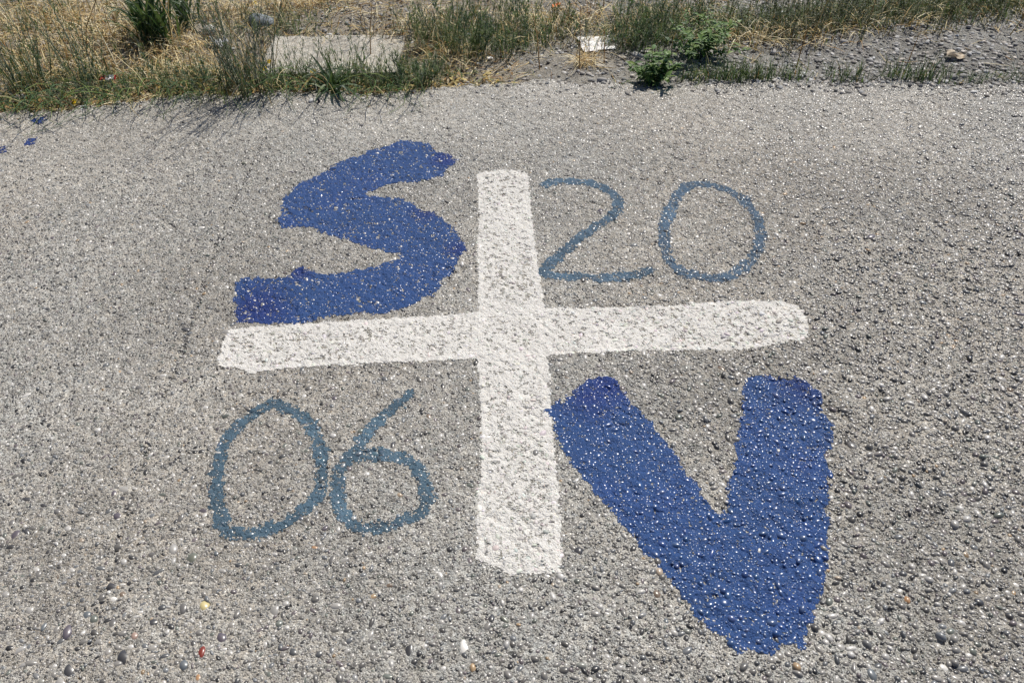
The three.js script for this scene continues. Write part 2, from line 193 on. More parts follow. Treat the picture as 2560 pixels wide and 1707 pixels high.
marks.forEach((m, k) => {   // the skin of paint on the cement between the stones
  m.root = new THREE.Group(); m.root.name = numbered(m.name); tag(m.root, m.label, m.category); scene.add(m.root);
  if (m.name === 'painted_digit') m.root.userData.group = 'thin blue digits of the date'; if (m.name === 'paint_splash') m.root.userData.group = 'blue paint splashes';
  const S = 0.003, ids = new Map(), pos = [], col = [], uv = [], idx = [];
  const at = (i, j) => { const key = i * 100000 + j; let v = ids.get(key); if (v === undefined) { const x = i * S + (h2(i, j + 71) - 0.5) * 0.0018, z = j * S + (h2(i + 13, j) - 0.5) * 0.0018; v = pos.length / 3; pos.push(x, pavementH(x, z) + 0.0011 + 0.0003 * vn(x * 300, z * 300), z); col.push(...m.colour(x, z)); uv.push(x * 3.3, z * 3.3); ids.set(key, v); } return v; };
  for (let j = Math.floor(m.box[1] / S); j < m.box[3] / S; j++) for (let i = Math.floor(m.box[0] / S); i < m.box[2] / S; i++) {
    const x = (i + 0.5) * S, z = (j + 0.5) * S;
    if (markAt(x, z) !== k + 1 || vn(x * 130, z * 130) * 0.7 + vn(x * 420, z * 420) * 0.3 > (m.white && rim(x, z) ? 0.75 : m.white ? m.cover - 0.32 * wear(x, z) : m.cover)) continue;
    const a = at(i, j), b = at(i, j + 1), c = at(i + 1, j + 1), d = at(i + 1, j); idx.push(a, b, c, a, c, d);
  }
  const g = new THREE.BufferGeometry(); g.setAttribute('position', new THREE.Float32BufferAttribute(pos, 3)); g.setAttribute('color', new THREE.Float32BufferAttribute(col, 3)); g.setAttribute('uv', new THREE.Float32BufferAttribute(uv, 2)); g.setIndex(idx); g.computeVertexNormals();
  const film = mesh('paint_film', g, m.white ? M.white : M.blue, m.root); film.userData.kind = 'stuff';
});

// ---------- pebbles ----------
function lump(detail, amount, s) {
  reseed(s); const w = []; for (let k = 0; k < 7; k++) w.push([gauss() * 2.5, gauss() * 2.5, gauss() * 2.5, rr(0, 6.28), rr(0.3, 1)]);
  let g = new THREE.IcosahedronGeometry(1, detail); g.deleteAttribute('uv'); g.deleteAttribute('normal'); g = mergeVertices(g, 1e-4);
  const p = g.attributes.position; for (let i = 0; i < p.count; i++) { const x = p.getX(i), y = p.getY(i), z = p.getZ(i); let d = 0; for (const q of w) d += q[4] * Math.cos(q[0] * x + q[1] * y + q[2] * z + q[3]); d = 1 + amount * d / 2.2; p.setXYZ(i, x * d, y * d, z * d); }
  g.computeVertexNormals(); return g;
}
const lumpy = lump(2, 0.24, 77), bigLumps = [lump(2, 0.2, 3), lump(2, 0.24, 4), lump(2, 0.28, 5), lump(2, 0.3, 6)];
const cement = [0.43, 0.412, 0.38];
function stoneColour(small, clean) {
  const t = R(); let c;
  if (t < 0.44) { const v = rr(0.08, 0.27); c = [v * 1.02, v * 0.98, v * 0.92]; }
  else if (t < 0.62) { const v = rr(0.07, 0.23); c = [v * 0.95, v, v * 1.05]; }
  else if (t < 0.77) { const v = rr(0.02, 0.08); c = [v, v * 0.99, v]; }
  else if (t < 0.83) { const v = rr(0.08, 0.18); c = [v * 1.08, v * 0.94, v * 0.98]; }
  else if (t < 0.89) { const v = rr(0.1, 0.2); c = [v * 0.93, v * 1.02, v * 0.9]; }
  else if (t < 0.993) { const v = rr(0.36, 0.62); c = [v, v * 0.98, v * 0.94]; }
  else { const v = rr(0.2, 0.4); c = [v * 1.2, v * 0.85, v * 0.5]; }
  const d = R() < (small ? 0.6 : clean ? 0.25 : 0.35) ? rr(0.2, small ? 1 : 0.7) : 0;
  return c.map((v, k) => v + (cement[k] - v) * d);
}
const near0 = -0.28, inDense = (x, z) => z > edgeZ(x) + 0.004 && z < near0 && Math.abs(x) < 1.62 + 0.47 * (-z - 0.62);
const cells = new Map(), CELL = 0.02;
function free(x, z, r) {
  const i = Math.floor(x / CELL), j = Math.floor(z / CELL);
  for (let a = i - 1; a <= i + 1; a++) for (let b = j - 1; b <= j + 1; b++) { const l = cells.get(a * 4096 + b); if (l) for (let q = 0; q < l.length; q += 3) { const dx = l[q] - x, dz = l[q + 1] - z, m = (l[q + 2] + r) * 0.72; if (dx * dx + dz * dz < m * m) return false; } }
  return true;
}
function occupy(x, z, r) { const k = Math.floor(x / CELL) * 4096 + Math.floor(z / CELL); const l = cells.get(k); if (l) l.push(x, z, r); else cells.set(k, [x, z, r]); }
const _m = new THREE.Matrix4(), _a = new THREE.Matrix4(), _e = new THREE.Euler();
function pebbleMatrix(x, z, a, b, c, proud, yaw = rr(0, 6.28)) {
  const y = pavementH(x, z) + proud - c;
  _m.makeRotationFromEuler(_e.set(gauss() * 0.16, yaw, gauss() * 0.16));
  _m.multiply(_a.makeScale(a, c, b)); _m.multiply(_a.makeRotationFromEuler(_e.set(rr(0, 6.28), rr(0, 6.28), rr(0, 6.28)))); _m.setPosition(x, y, z); return _m;
}
// the stones large enough to pick out singly
const stoneMats = new Map();
function stoneMat(c, kind = 'stone') { const key = kind + c.map(v => v.toFixed(2)).join(); if (!stoneMats.has(key)) { const m = (kind === 'stone' ? M.stone : kind === 'white' ? M.whiteStone : M.blueStone).clone(); m.color.setRGB(...c); stoneMats.set(key, m); } return stoneMats.get(key); }
const tones = { dark: [0.06, 0.06, 0.065], grey: [0.17, 0.165, 0.16], purple: [0.12, 0.105, 0.125], blue: [0.15, 0.17, 0.185], green: [0.17, 0.18, 0.145], light: [0.38, 0.37, 0.35], white: [0.72, 0.71, 0.68], yellow: [0.56, 0.48, 0.24], red: [0.24, 0.04, 0.025], orange: [0.42, 0.24, 0.12], pink: [0.42, 0.3, 0.25], brown: [0.2, 0.15, 0.11] };
function bigPebble(x, z, a, b, tone, yaw) {
  const k = markAt(x, z), m = k && R() < 0.9 ? marks[k - 1] : null, c = Math.min(a, b) * rr(0.6, 0.85), proud = c * rr(0.3, 0.6) * (0.55 + 0.6 * rough(x, z));
  const j = [rr(0.9, 1.1)]; const col = m ? m.colour(x, z).map(v => Math.round(v * 40) / 40) : tones[tone].map(v => v * j[0] * 0.95);
  const o = mesh('pebble', bigLumps[Math.floor(R() * 4)], stoneMat(col, m ? (m.white ? 'white' : 'blue') : 'stone'), m ? m.root : pavement);
  o.position.set(x, pavementH(x, z) + proud - c, z); o.rotation.set(gauss() * 0.12, yaw ?? rr(0, 6.28), gauss() * 0.12); o.scale.set(a, c, b); occupy(x, z, (a + b) / 2);
}
reseed(21);
const known = { dark: [[-1.059,-1.020,14,6],[-1.015,-1.007,10,7],[-0.848,-1.024,8,7],[-0.800,-0.816,14,11],[-0.822,-0.649,11,13],[-0.728,-0.673,15,15]], purple: [[-0.872,-1.036,7,11],[-0.844,-0.978,11,9],[-1.044,-0.932,13,12],[-0.804,-0.925,7,7],[-0.555,-0.711,10,11],[-0.852,-0.719,10,15]], grey: [[-0.977,-0.989,10,8],[-1.063,-0.959,7,9],[-1.001,-0.960,10,10],[-0.802,-0.944,7,11],[-0.671,-0.946,9,9],[-0.742,-0.890,20,9],[-0.646,-0.773,8,12],[-0.772,-0.735,9,9]], light: [[-0.851,-1.046,20,11],[-0.702,-0.898,10,12],[-1.005,-0.797,9,8],[-0.944,-0.765,10,10],[-0.740,-0.772,8,11],[-0.829,-0.625,11,10],[-0.531,-0.678,8,7]], green: [[-0.656,-0.877,13,11]], yellow: [[-0.604,-0.772,11,11]], blue: [[-0.828,-0.753,10,8],[-0.903,-0.735,7,11],[-0.610,-0.654,10,10]], pink: [[-0.721,-0.711,7,8]], white: [[-0.822,-0.718,7,6],[-0.790,-0.787,10,5]], red: [[-0.583,-0.678,7,9]], orange: [[-0.577,-0.630,6,8]] };
const known2 = { grey: [[0.491,-2.538,14,8],[-1.308,-1.649,13,8],[-0.915,-1.347,13,8],[-0.207,-0.885,10,7],[-0.332,-0.838,9,14],[0.311,-0.774,10,8],[0.785,-1.166,12,12],[-1.092,-1.640,8,8],[-0.071,-1.001,8,14]], light: [[-0.749,-1.539,14,9],[-0.464,-0.765,10,10],[1.261,-1.845,14,10],[1.214,-1.377,12,10],[0.814,-1.319,11,9],[-0.429,-1.123,8,7],[1.375,-1.926,9,7],[0.242,-0.625,9,9],[0.620,-0.691,9,9]], dark: [[-0.859,-1.547,14,8],[-0.794,-1.432,8,6],[-0.276,-1.166,8,10],[-0.868,-1.326,9,6],[-0.193,-0.682,9,14],[0.138,-0.893,9,8],[0.919,-0.779,10,8],[-0.727,-0.979,10,8]], blue: [[0.809,-2.611,16,8],[-0.575,-0.947,8,8],[1.119,-1.658,11,8],[0.298,-0.743,8,8],[0.665,-0.637,10,12]], white: [[0.549,-1.947,9,8],[-0.750,-1.141,8,6],[1.010,-0.821,9,8],[0.802,-0.649,10,8],[-0.091,-0.691,9,14],[0.197,-1.905,7,7]], orange: [[-0.411,-0.902,8,5],[0.779,-0.784,6,6],[0.660,-0.947,7,7]], brown: [[-0.197,-1.250,7,9],[-0.001,-2.067,8,6],[0.984,-1.305,6,6]] };
let nBig = 0;
for (const set of [known, known2]) for (const [tone, list] of Object.entries(set)) for (const [x, z, a, b] of list) { bigPebble(x, z, a * 0.001 * 1.05, b * 0.00105 * 1.25, tone, 0); nBig++; }
const toneList = ['grey', 'grey', 'grey', 'purple', 'blue', 'light', 'light', 'green', 'dark', 'dark', 'grey', 'brown', 'light'];
for (let t = 0; t < 40000 && nBig < 300; t++) { const z = rr(-2.7, -0.55), x = rr(-1, 1) * (0.95 + 0.47 * (-z - 0.62)), r = 0.0068 + 0.006 * Math.pow(R(), 2.2); if (!inDense(x, z) || !free(x, z, r)) continue; bigPebble(x, z, r * rr(0.95, 1.45), r * rr(0.7, 1), toneList[Math.floor(R() * toneList.length)]); nBig++; }
// the rest, too many and too small to pick apart
const sets = marks.map(() => ({ m: [], c: [] })), plain = { m: [], c: [] };
function scatter(perM2, r0, r1, small, roughOnly) {
  const n = Math.round(perM2 * 6.4 * 2.8);
  for (let t = 0; t < n; t++) {
    const x = rr(-3.2, 3.2), z = rr(-3.05, near0); if (!inDense(x, z)) continue;
    const r = r0 + (r1 - r0) * Math.pow(R(), 1.5); if (!free(x, z, r)) continue;
    if (roughOnly && R() > rough(x, z) ** 2) continue; if (crackAt(x, z) > 0.4 && R() < 0.3) continue;
    if (!small) occupy(x, z, r);
    const band = R() < sstep(0.75, 0.1, z - edgeZ(x) + 0.3 * fbm(x * 3, z * 3 + 60, 3)) * 0.75;   // towards the slab's edge more stones sit lower, coloured nearer the cement
    const q = R(), a = r * (1 + 0.5 * q), b = r * (1 - 0.25 * q), rg = rough(x, z), c = r * rr(0.5, 0.75) * (1 + 0.35 * rg);
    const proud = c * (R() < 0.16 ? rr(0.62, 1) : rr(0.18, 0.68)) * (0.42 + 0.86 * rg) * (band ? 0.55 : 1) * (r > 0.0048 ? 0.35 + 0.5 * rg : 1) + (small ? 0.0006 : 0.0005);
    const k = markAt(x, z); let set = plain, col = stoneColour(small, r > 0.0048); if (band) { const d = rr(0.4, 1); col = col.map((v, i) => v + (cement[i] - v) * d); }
    if (k && R() < marks[k - 1].keep) { set = sets[k - 1]; const p = marks[k - 1].colour(x, z), cov = marks[k - 1].white ? (rim(x, z) ? rr(0.75, 1) : Math.max(0.15, rr(0.5, 1) - 0.4 * wear(x, z))) : k <= 3 ? rr(0.82, 1) : rr(0.35, 0.92); col = col.map((v, i) => v + (p[i] * rr(0.92, 1.08) - v) * cov); } else if (k && k <= 3) { const v = rr(0.14, 0.55); col = [v, v * 0.98, v * 0.95]; }   // scuffed bare again
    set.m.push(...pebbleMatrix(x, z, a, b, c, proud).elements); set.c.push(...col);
  }
}
const plainPush = (set, name, mat, parent) => { const n = set.c.length / 3; if (!n) return; const o = shadow(new THREE.InstancedMesh(lumpy, mat, n)); o.instanceMatrix.array.set(set.m); o.instanceColor = new THREE.InstancedBufferAttribute(new Float32Array(set.c), 3); o.name = name; o.userData.kind = 'stuff'; parent.add(o); };
scatter(380, 0.0072, 0.0100); scatter(1900, 0.005, 0.0080); scatter(1600, 0.005, 0.0082, false, true); scatter(4600, 0.0037, 0.0053); scatter(9500, 0.0025, 0.0037); scatter(13000, 0.0016, 0.0025); scatter(17000, 0.0010, 0.0015, true);
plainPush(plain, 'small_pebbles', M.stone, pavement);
marks.forEach((m, k) => plainPush(sets[k], 'painted_pebbles', m.white ? M.whiteStone : M.blueStone, m.root));
console.log('pebbles', nBig, plain.c.length / 3, sets.map(s => s.c.length / 3).join());

// ---------- the verge: bare soil, stones, dry and green growth, litter ----------
const bump = (x, z, p, rx, rz) => Math.exp(-(((x - p[0]) / rx) ** 2 + ((z - p[1]) / rz) ** 2));
const heap = [-0.596,-3.434], bankR = [1.836,-3.474], bankL = [-1.863,-3.280];
function soilH(x, z) {
  const s = edgeZ(Math.max(-4, Math.min(4, x))) - z;   // how far behind the pavement's edge
  if (s < -0.03) return -0.09;
  let h = -0.022 + 0.018 * fbm(x * 2.1, z * 2.1 + 7, 4) + 0.006 * vn(x * 17, z * 17) + 0.003 * vn(x * 47, z * 47);
  h += 0.07 * bump(x, z, heap, 0.3, 0.25) + 0.03 * bump(x, z, bankR, 0.9, 0.4) + 0.025 * bump(x, z, bankL, 0.9, 0.35) + 0.02 * sstep(0.5, 3, s);
  return h * sstep(-0.03, 0.02, s) - 0.09 * (1 - sstep(-0.03, 0.02, s));
}
{
  const xs = [], zs = [];
  for (let x = 0; x < 3.4; x += 0.014) xs.push(x);
  for (let x = 3.4, d = 0.03; x < 600; x += d, d *= 1.12) xs.push(x);
  const X = [...xs.slice(1).reverse().map(v => -v), ...xs];
  for (let z = 600; z > 3; z /= 1.4) zs.push(z);
  for (let z = 3; z > -2.35; z -= 0.2) zs.push(z);
  for (let z = -2.35; z > -4.6; z -= 0.012) zs.push(z);
  for (let z = -4.6, d = 0.03; z > -600; z -= d, d *= 1.12) zs.push(z);
  const n = X.length, m = zs.length, pos = new Float32Array(n * m * 3), col = new Float32Array(n * m * 3), uv = new Float32Array(n * m * 2), idx = [];
  for (let j = 0; j < m; j++) for (let i = 0; i < n; i++) {
    const x = X[i], z = zs[j], k = j * n + i, v = 1 + 0.35 * fbm(x * 3, z * 3, 4) + 0.18 * vn(x * 36, z * 36), g = sstep(-0.3, 0.6, x + 0.4 * fbm(x * 2, z * 2 + 50, 2));
    pos.set([x, soilH(x, z), z], k * 3); uv.set([x * 4.1, z * 4.1], k * 2);
    col.set([(0.54 - 0.06 * g) * v, (0.485 - 0.01 * g) * v, (0.41 + 0.05 * g) * v], k * 3);
    if (j && i) idx.push(k - n - 1, k, k - 1, k - n - 1, k - n, k);
  }
  const g = new THREE.BufferGeometry();
  g.setAttribute('position', new THREE.BufferAttribute(pos, 3)); g.setAttribute('color', new THREE.BufferAttribute(col, 3)); g.setAttribute('uv', new THREE.BufferAttribute(uv, 2)); g.setIndex(idx); g.computeVertexNormals();
  mesh('ground', g, M.soil, scene).userData.kind = 'structure';
}
const ground = (x, z) => (z > edgeZ(x) ? pavementH(x, z) : soilH(x, z));
// loose gravel and crumbs of earth, densest beyond the right part of the edge
{
  reseed(501); const set = { m: [], c: [] };
  for (let t = 0; t < 90000; t++) {
    const x = rr(-3.4, 3.4), s = R() < 0.05 ? -Math.pow(R(), 2) * 0.1 : Math.pow(R(), 1.2) * 1.6 - 0.02, z = edgeZ(x) - s;
    const dens = 0.16 + 0.84 * sstep(0.1, 1.5, x + 0.5 * fbm(x * 1.5, z * 1.5, 2)) + 0.4 * bump(x, z, heap, 0.25, 0.2) + 0.2 * sstep(-0.1, 0.3, x); if (R() > dens) continue;
    const r = 0.0018 + 0.0075 * Math.pow(R(), 4), c = r * rr(0.5, 0.8), v = R() < 0.2 ? rr(0.4, 0.62) : rr(0.15, 0.42), w = rr(-0.06, 0.06);
    _m.makeRotationFromEuler(_e.set(gauss() * 0.4, rr(0, 6.28), gauss() * 0.4)); _m.multiply(_a.makeScale(r * rr(1, 1.5), c, r)); _m.multiply(_a.makeRotationFromEuler(_e.set(rr(0, 6.28), rr(0, 6.28), rr(0, 6.28))));
    _m.setPosition(x, ground(x, z) + c * rr(-0.1, 0.6), z); set.m.push(..._m.elements); set.c.push(v * (1 + w), v * 0.98, v * (0.95 - w));
  }
  const n = set.c.length / 3, o = shadow(new THREE.InstancedMesh(lumpy, M.rubble, n)); o.instanceMatrix.array.set(set.m); o.instanceColor = new THREE.InstancedBufferAttribute(new Float32Array(set.c), 3); o.name = 'loose_gravel';
  scene.add(tag(o, 'loose grey gravel and earth crumbs strewn over the bare soil', 'gravel', null, 'stuff'));
}
// single stones
function stone(p, a, b, c, tone, label, group, sink = 0.25) { const o = mesh('stone', bigLumps[Math.floor(R() * 4)], (() => { const m = M.rubble.clone(); m.color.setRGB(...tone); return m; })(), scene); o.position.set(p[0], ground(p[0], p[1]) + c * (1 - 2 * sink), p[1]); o.scale.set(a, c, b); o.rotation.set(gauss() * 0.1, rr(-0.4, 0.4), gauss() * 0.1); return tag(o, label, 'stone', group); }
reseed(601);
stone([-1.057,-3.402], 0.06, 0.045, 0.034, [0.22, 0.25, 0.28], 'rounded blue grey stone behind the tall grass clump and the kerb slab');
stone([-1.246,-3.295], 0.028, 0.022, 0.024, [0.66, 0.65, 0.62], 'white rounded stone lying in the dry grass');
stone([0.447,-3.126], 0.019, 0.012, 0.010, [0.46, 0.42, 0.36], 'small beige stone on bare soil beside the flat pale stone');
stone([0.509,-3.157], 0.030, 0.02, 0.011, [0.47, 0.47, 0.46], 'flat pale grey stone on bare soil in front of the white paper');
stone([0.344,-3.034], 0.024, 0.014, 0.010, [0.38, 0.36, 0.33], 'grey tan stone half sunk in bare soil near the low leafy weed');
stone([0.341,-2.891], 0.022, 0.012, 0.010, [0.34, 0.335, 0.33], 'grey cobble set at the broken pavement edge by the bare soil');
for (const [x, z, a] of [[1.354,-3.229,20],[1.295,-3.251,13],[1.054,-3.164,15],[1.061,-3.126,11],[1.414,-3.081,15],[1.439,-3.034,12],[1.624,-2.984,13],[1.801,-3.001,11],[1.735,-2.952,14],[1.528,-3.067,10],[1.631,-3.136,9],[1.922,-3.067,12],[2.046,-3.207,11],[1.979,-3.280,10],[1.909,-3.356,14],[1.907,-3.225,10],[1.402,-3.171,9],[0.998,-3.244,12],[1.185,-3.143,10],[1.250,-2.974,14],[1.691,-2.936,17],[1.048,-2.968,11],[0.779,-3.017,12],[0.712,-2.984,10],[1.737,-3.207,10],[1.630,-3.225,9]]) stone([x, z], a * 0.001, a * 0.00075, a * 0.0006, [rr(0.2, 0.36), 0, 0].map((v, i, q) => q[0] * [1, 0.99, 1.0][i]), 'grey stone among the gravel beyond the pavement edge', 'stones in the roadside gravel');
// kerb slab
{
  const [x, z] = [-0.708,-3.095], W = [0.2675, 0.05, 0.15], g = new THREE.BoxGeometry(0.535, 0.1, 0.30, 110, 20, 62), p = g.attributes.position, c = new Float32Array(p.count * 3), u = g.attributes.uv;
  for (let i = 0; i < p.count; i++) {
    const q = [p.getX(i), p.getY(i), p.getZ(i)], chip = 0.007 + 0.006 * vn(q[0] * 33 + q[2] * 29, q[1] * 30) + (vn(q[0] * 13 + 4, q[2] * 13) > 0.45 ? 0.012 : 0), inner = q.map((v, k) => Math.max(-W[k] + chip, Math.min(W[k] - chip, v))), d = q.map((v, k) => v - inner[k]), l = Math.hypot(...d);
    let o = l > 1e-6 ? inner.map((v, k) => v + d[k] / l * chip) : q; o = [o[0] + 0.008 * vn(q[2] * 14, 3), o[1] + 0.004 * vn(q[0] * 9, q[2] * 9) + 0.0015 * vn(q[0] * 60, q[2] * 60), o[2] + 0.009 * vn(q[0] * 9, 7) + 0.004 * vn(q[0] * 33, 2)];
    p.setXYZ(i, ...o); const v = 1 + 0.3 * fbm(q[0] * 7, q[2] * 7 + q[1] * 9, 5); const st = vn(q[0] * 21 + 3, q[2] * 21) + 0.6 * vn(q[0] * 70, q[2] * 70) > 0.62 ? 0.72 : 1; c.set([0.86 * v * st, 0.815 * v * st, 0.74 * v * st], i * 3); u.setXY(i, o[0] * 4, o[2] * 4 + o[1] * 4);
  }
  g.setAttribute('color', new THREE.BufferAttribute(c, 3)); g.computeVertexNormals();
  const m = M.pavement.clone(); m.bumpScale = 0.003; const o = mesh('kerb_slab', g, m, scene); o.position.set(x, -0.034, z); o.rotation.set(0.05, -0.02, 0.01); tag(o, 'pale concrete kerb slab lying behind the grass', 'kerb slab');
}
// ---- growth ----
const greens = [[0.10, 0.18, 0.045], [0.14, 0.22, 0.055], [0.06, 0.13, 0.05], [0.19, 0.25, 0.07], [0.08, 0.15, 0.06]], straws = [[0.66, 0.53, 0.26], [0.76, 0.65, 0.38], [0.5, 0.36, 0.15], [0.8, 0.72, 0.5], [0.38, 0.23, 0.09]];
const pick = a => { const c = a[Math.floor(R() * a.length)], v = rr(0.8, 1.2); return [c[0] * v, c[1] * v, c[2] * v]; };
function blade(mb, x, y, z, h, az, lean, w, c, seg = 5) {
  const pts = [], ws = [], sd = [], t0 = rr(-0.5, 0.5), dx = Math.cos(az), dz = Math.sin(az), kx = gauss() * 0.05 * h;
  for (let k = 0; k <= seg; k++) { const t = k / seg, o = lean * h * t * t; pts.push([x + dx * o + kx * Math.sin(t * 5), y + h * (t - 0.45 * lean * t * t * t), z + dz * o]); ws.push(k === seg ? 0 : w * 0.5 * (1 - Math.pow(t, 2.2))); const tw = az + Math.PI / 2 + t0 + t * 0.6; sd.push([Math.cos(tw), 0, Math.sin(tw)]); }
  mb.ribbon(pts, sd, ws, c);
}
function weedStem(mb, x, y, z, h, az, lean, c, branches = 6, leafy = 1, thick = 1) {
  const pts = [], r = [], n = 6, dx = Math.cos(az), dz = Math.sin(az), wob = rr(0, 6), wa = h * 0.03;
  for (let k = 0; k <= n; k++) { const t = k / n; pts.push([x + dx * lean * h * t * (0.5 + 0.5 * t) + wa * Math.sin(t * 6 + wob), y + h * t * (1 - 0.15 * lean * t), z + dz * lean * h * t * (0.5 + 0.5 * t) + wa * Math.cos(t * 5 + wob)]); r.push(0.0016 * thick * (1 - 0.65 * t)); }
  mb.tube(pts, r, c);
  for (let b = 0; b < branches; b++) {
    const t = rr(0.2, 0.95), k = Math.min(n - 1, Math.floor(t * n)), f = t * n - k, p = pts[k].map((v, i) => v + (pts[k + 1][i] - v) * f), a = rr(0, 6.28), L = h * rr(0.1, 0.3) * (1.15 - 0.6 * t), up = rr(0.6, 1);
    const q = [p[0] + Math.cos(a) * L * 0.6, p[1] + L * up, p[2] + Math.sin(a) * L * 0.6], mid = p.map((v, i) => (v + q[i]) / 2 + (i === 1 ? -L * 0.08 : 0));
    mb.tube([p, mid, q], [0.0009, 0.0008, 0.0004], c);
    for (let l = 0; l < 3 * leafy; l++) { const s = R(), e = p.map((v, i) => v + (q[i] - v) * s); blade(mb, e[0], e[1], e[2], rr(0.010, 0.026), rr(0, 6.28), rr(0.3, 1.2), rr(0.0018, 0.003), c.map(v => v * 1.1), 3); }
  }
}
const greenKinds = {};
function tuft(p, h, n, spread, label, group, o = {}) {
  const t = thing(o.name || 'grass_tuft', label, o.category || 'grass tuft', p[0], ground(p[0], p[1]), p[1], group);
  const mb = new MB(), ml = new MB(), col = o.col || greens;
  for (let k = 0; k < n; k++) { const a = rr(0, 6.28), d = spread * Math.sqrt(R()), x = Math.cos(a) * d, z = Math.sin(a) * d; const y = ground(p[0] + x, p[1] + z) - ground(p[0], p[1]) - 0.004; weedStem(mb, x, y, z, h * rr(0.55, 1.05), a + gauss() * 0.6, (Math.abs(gauss()) * 0.35 + d / spread * 0.22) * (o.lean ?? 1), pick(col), o.br ?? 6, o.leafy ?? 1, o.thick ?? 1); }
  for (let k = 0; k < n * (o.blades ?? 2); k++) { const a = rr(0, 6.28), d = spread * 1.1 * Math.sqrt(R()), x = Math.cos(a) * d, z = Math.sin(a) * d; blade(ml, x, ground(p[0] + x, p[1] + z) - ground(p[0], p[1]) - 0.004, z, h * rr(0.25, 0.7) * (o.bh ?? 1), rr(0, 6.28), rr(0.1, 0.9), rr(0.0022, 0.004), pick(R() < (o.dry ?? 0.2) ? straws : col)); }
  if (mb.p.length) mesh('stems', mb.geo(), M.leaf, t).userData.kind = 'stuff'; if (ml.p.length) mesh('blades', ml.geo(), M.leaf, t).userData.kind = 'stuff'; return t;
}
reseed(701);
tuft([-0.974,-2.829], 0.54, 24, 0.09, 'tallest bushy green grass clump, rising at the left end of the kerb slab', null, { blades: 3, lean: 0.95, thick: 1.25, br: 8, col: [[0.05, 0.09, 0.03], [0.075, 0.125, 0.04], [0.1, 0.15, 0.045]] });
tuft([-1.084,-2.866], 0.16, 14, 0.11, 'green grass tuft leaning on the left flank of the tallest clump');
tuft([-1.799,-2.854], 0.38, 18, 0.08, 'tall upright green tuft behind the blue paint splashes', null, { thick: 1.5, lean: 0.7 });
tuft([-1.603,-2.904], 0.36, 14, 0.06, 'slender green tuft beside the red and white wrapper', null, { thick: 1.5, lean: 0.7 });
tuft([-0.363,-2.885], 0.15, 30, 0.085, 'feathery green tuft at the right end of the kerb slab', null, { br: 9 });
tuft([-0.566,-3.258], 0.21, 5, 0.05, 'few bare dark forked stems standing behind the kerb slab', null, { name: 'weed', category: 'weed', leafy: 0, blades: 1, col: [[0.05, 0.055, 0.03]] });
for (const [x, z, h, n] of [[-0.356,-3.229,20,12],[-0.275,-3.186,20,17],[-0.201,-3.171,19,16],[-0.121,-3.179,21,18],[-0.040,-3.186,19,16],[0.082,-3.273,17,14],[0.151,-3.356,16,10],[0.269,-3.371,17,8],[-0.270,-3.394,20,12],[-0.102,-3.434,20,14],[0.051,-3.474,20,12]]) tuft([x, z], h * 0.01, n, 0.085, 'wiry upright green weed tuft on the dry ground behind the bare soil patch', 'wiry tufts behind the bare soil', { br: 7 });
for (const [x, z, h, n] of [[0.461,-3.273,17,18],[0.524,-3.244,19,20],[0.609,-3.273,19,18],[0.684,-3.337,19,14],[0.579,-3.434,20,14],[0.480,-3.474,18,12],[0.726,-3.514,18,12],[0.903,-3.535,18,12]]) tuft([x, z], h * 0.01, n, 0.09, 'dense green tuft between the white paper and the leafy bush', 'tufts by the leafy bush', { br: 6, blades: 2.5 });
for (const [x, z, h, n] of [[1.040,-3.325,12,18],[1.164,-3.356,13,20],[1.290,-3.387,14,22],[1.432,-3.442,13,22],[1.578,-3.474,13,22],[1.741,-3.498,12,20],[1.906,-3.522,12,20],[2.068,-3.539,12,18],[2.194,-3.547,12,18],[1.187,-3.280,8,14],[1.368,-3.337,9,16],[1.551,-3.387,9,16],[1.763,-3.414,9,16],[1.965,-3.454,9,14],[1.141,-3.514,14,18],[1.358,-3.547,14,20],[1.580,-3.589,14,20],[1.841,-3.631,14,18],[2.101,-3.662,14,18]]) tuft([x, z], h * 0.01, n, 0.11, 'low olive green tuft in the grass bank above the gravel', 'tufts in the bank above the gravel', { br: 4, blades: 3, dry: 0.3, col: [[0.08, 0.105, 0.035], [0.06, 0.095, 0.03], [0.12, 0.14, 0.05]] });
for (const [x, z, h, n] of [[0.675,-2.898,5,8],[0.730,-2.910,6,10],[0.792,-2.913,7,12],[0.846,-2.917,9,14],[0.907,-2.920,8,12],[0.961,-2.923,8,12],[1.037,-2.923,6,8],[1.097,-2.917,5,6],[1.225,-2.913,7,7],[1.291,-2.904,6,8],[1.339,-2.910,6,5],[1.454,-2.929,8,9],[1.500,-2.929,8,9],[1.554,-2.917,8,11],[1.595,-2.904,9,12],[1.671,-2.904,6,6],[1.765,-2.910,5,5],[1.856,-2.910,5,6],[1.932,-2.910,6,6]]) tuft([x, z - 0.015], h * 0.013, n, 0.04, 'short stiff green tuft rooted along the broken edge of the concrete', 'short tufts along the concrete edge', { br: 2, leafy: 0, blades: 3, dry: 0.1, bh: 1.6 });
for (const [x, z, h, n] of [[-0.630,-2.955,20,12],[-0.572,-2.923,15,10],[-0.504,-2.929,18,12],[-0.448,-2.904,15,10],[-0.732,-2.923,18,8],[-0.845,-2.873,18,12],[-0.801,-2.968,21,7],[-0.885,-2.923,19,7],[-0.822,-2.910,14,10],[-0.635,-2.882,13,10],[-0.543,-2.873,12,10],[-0.679,-2.974,23,5]]) tuft([x, z], h * 0.01, n * 0.8, 0.06, 'thin green tuft growing in front of the kerb slab', 'tufts in front of the kerb slab', { br: 3, blades: 3 });
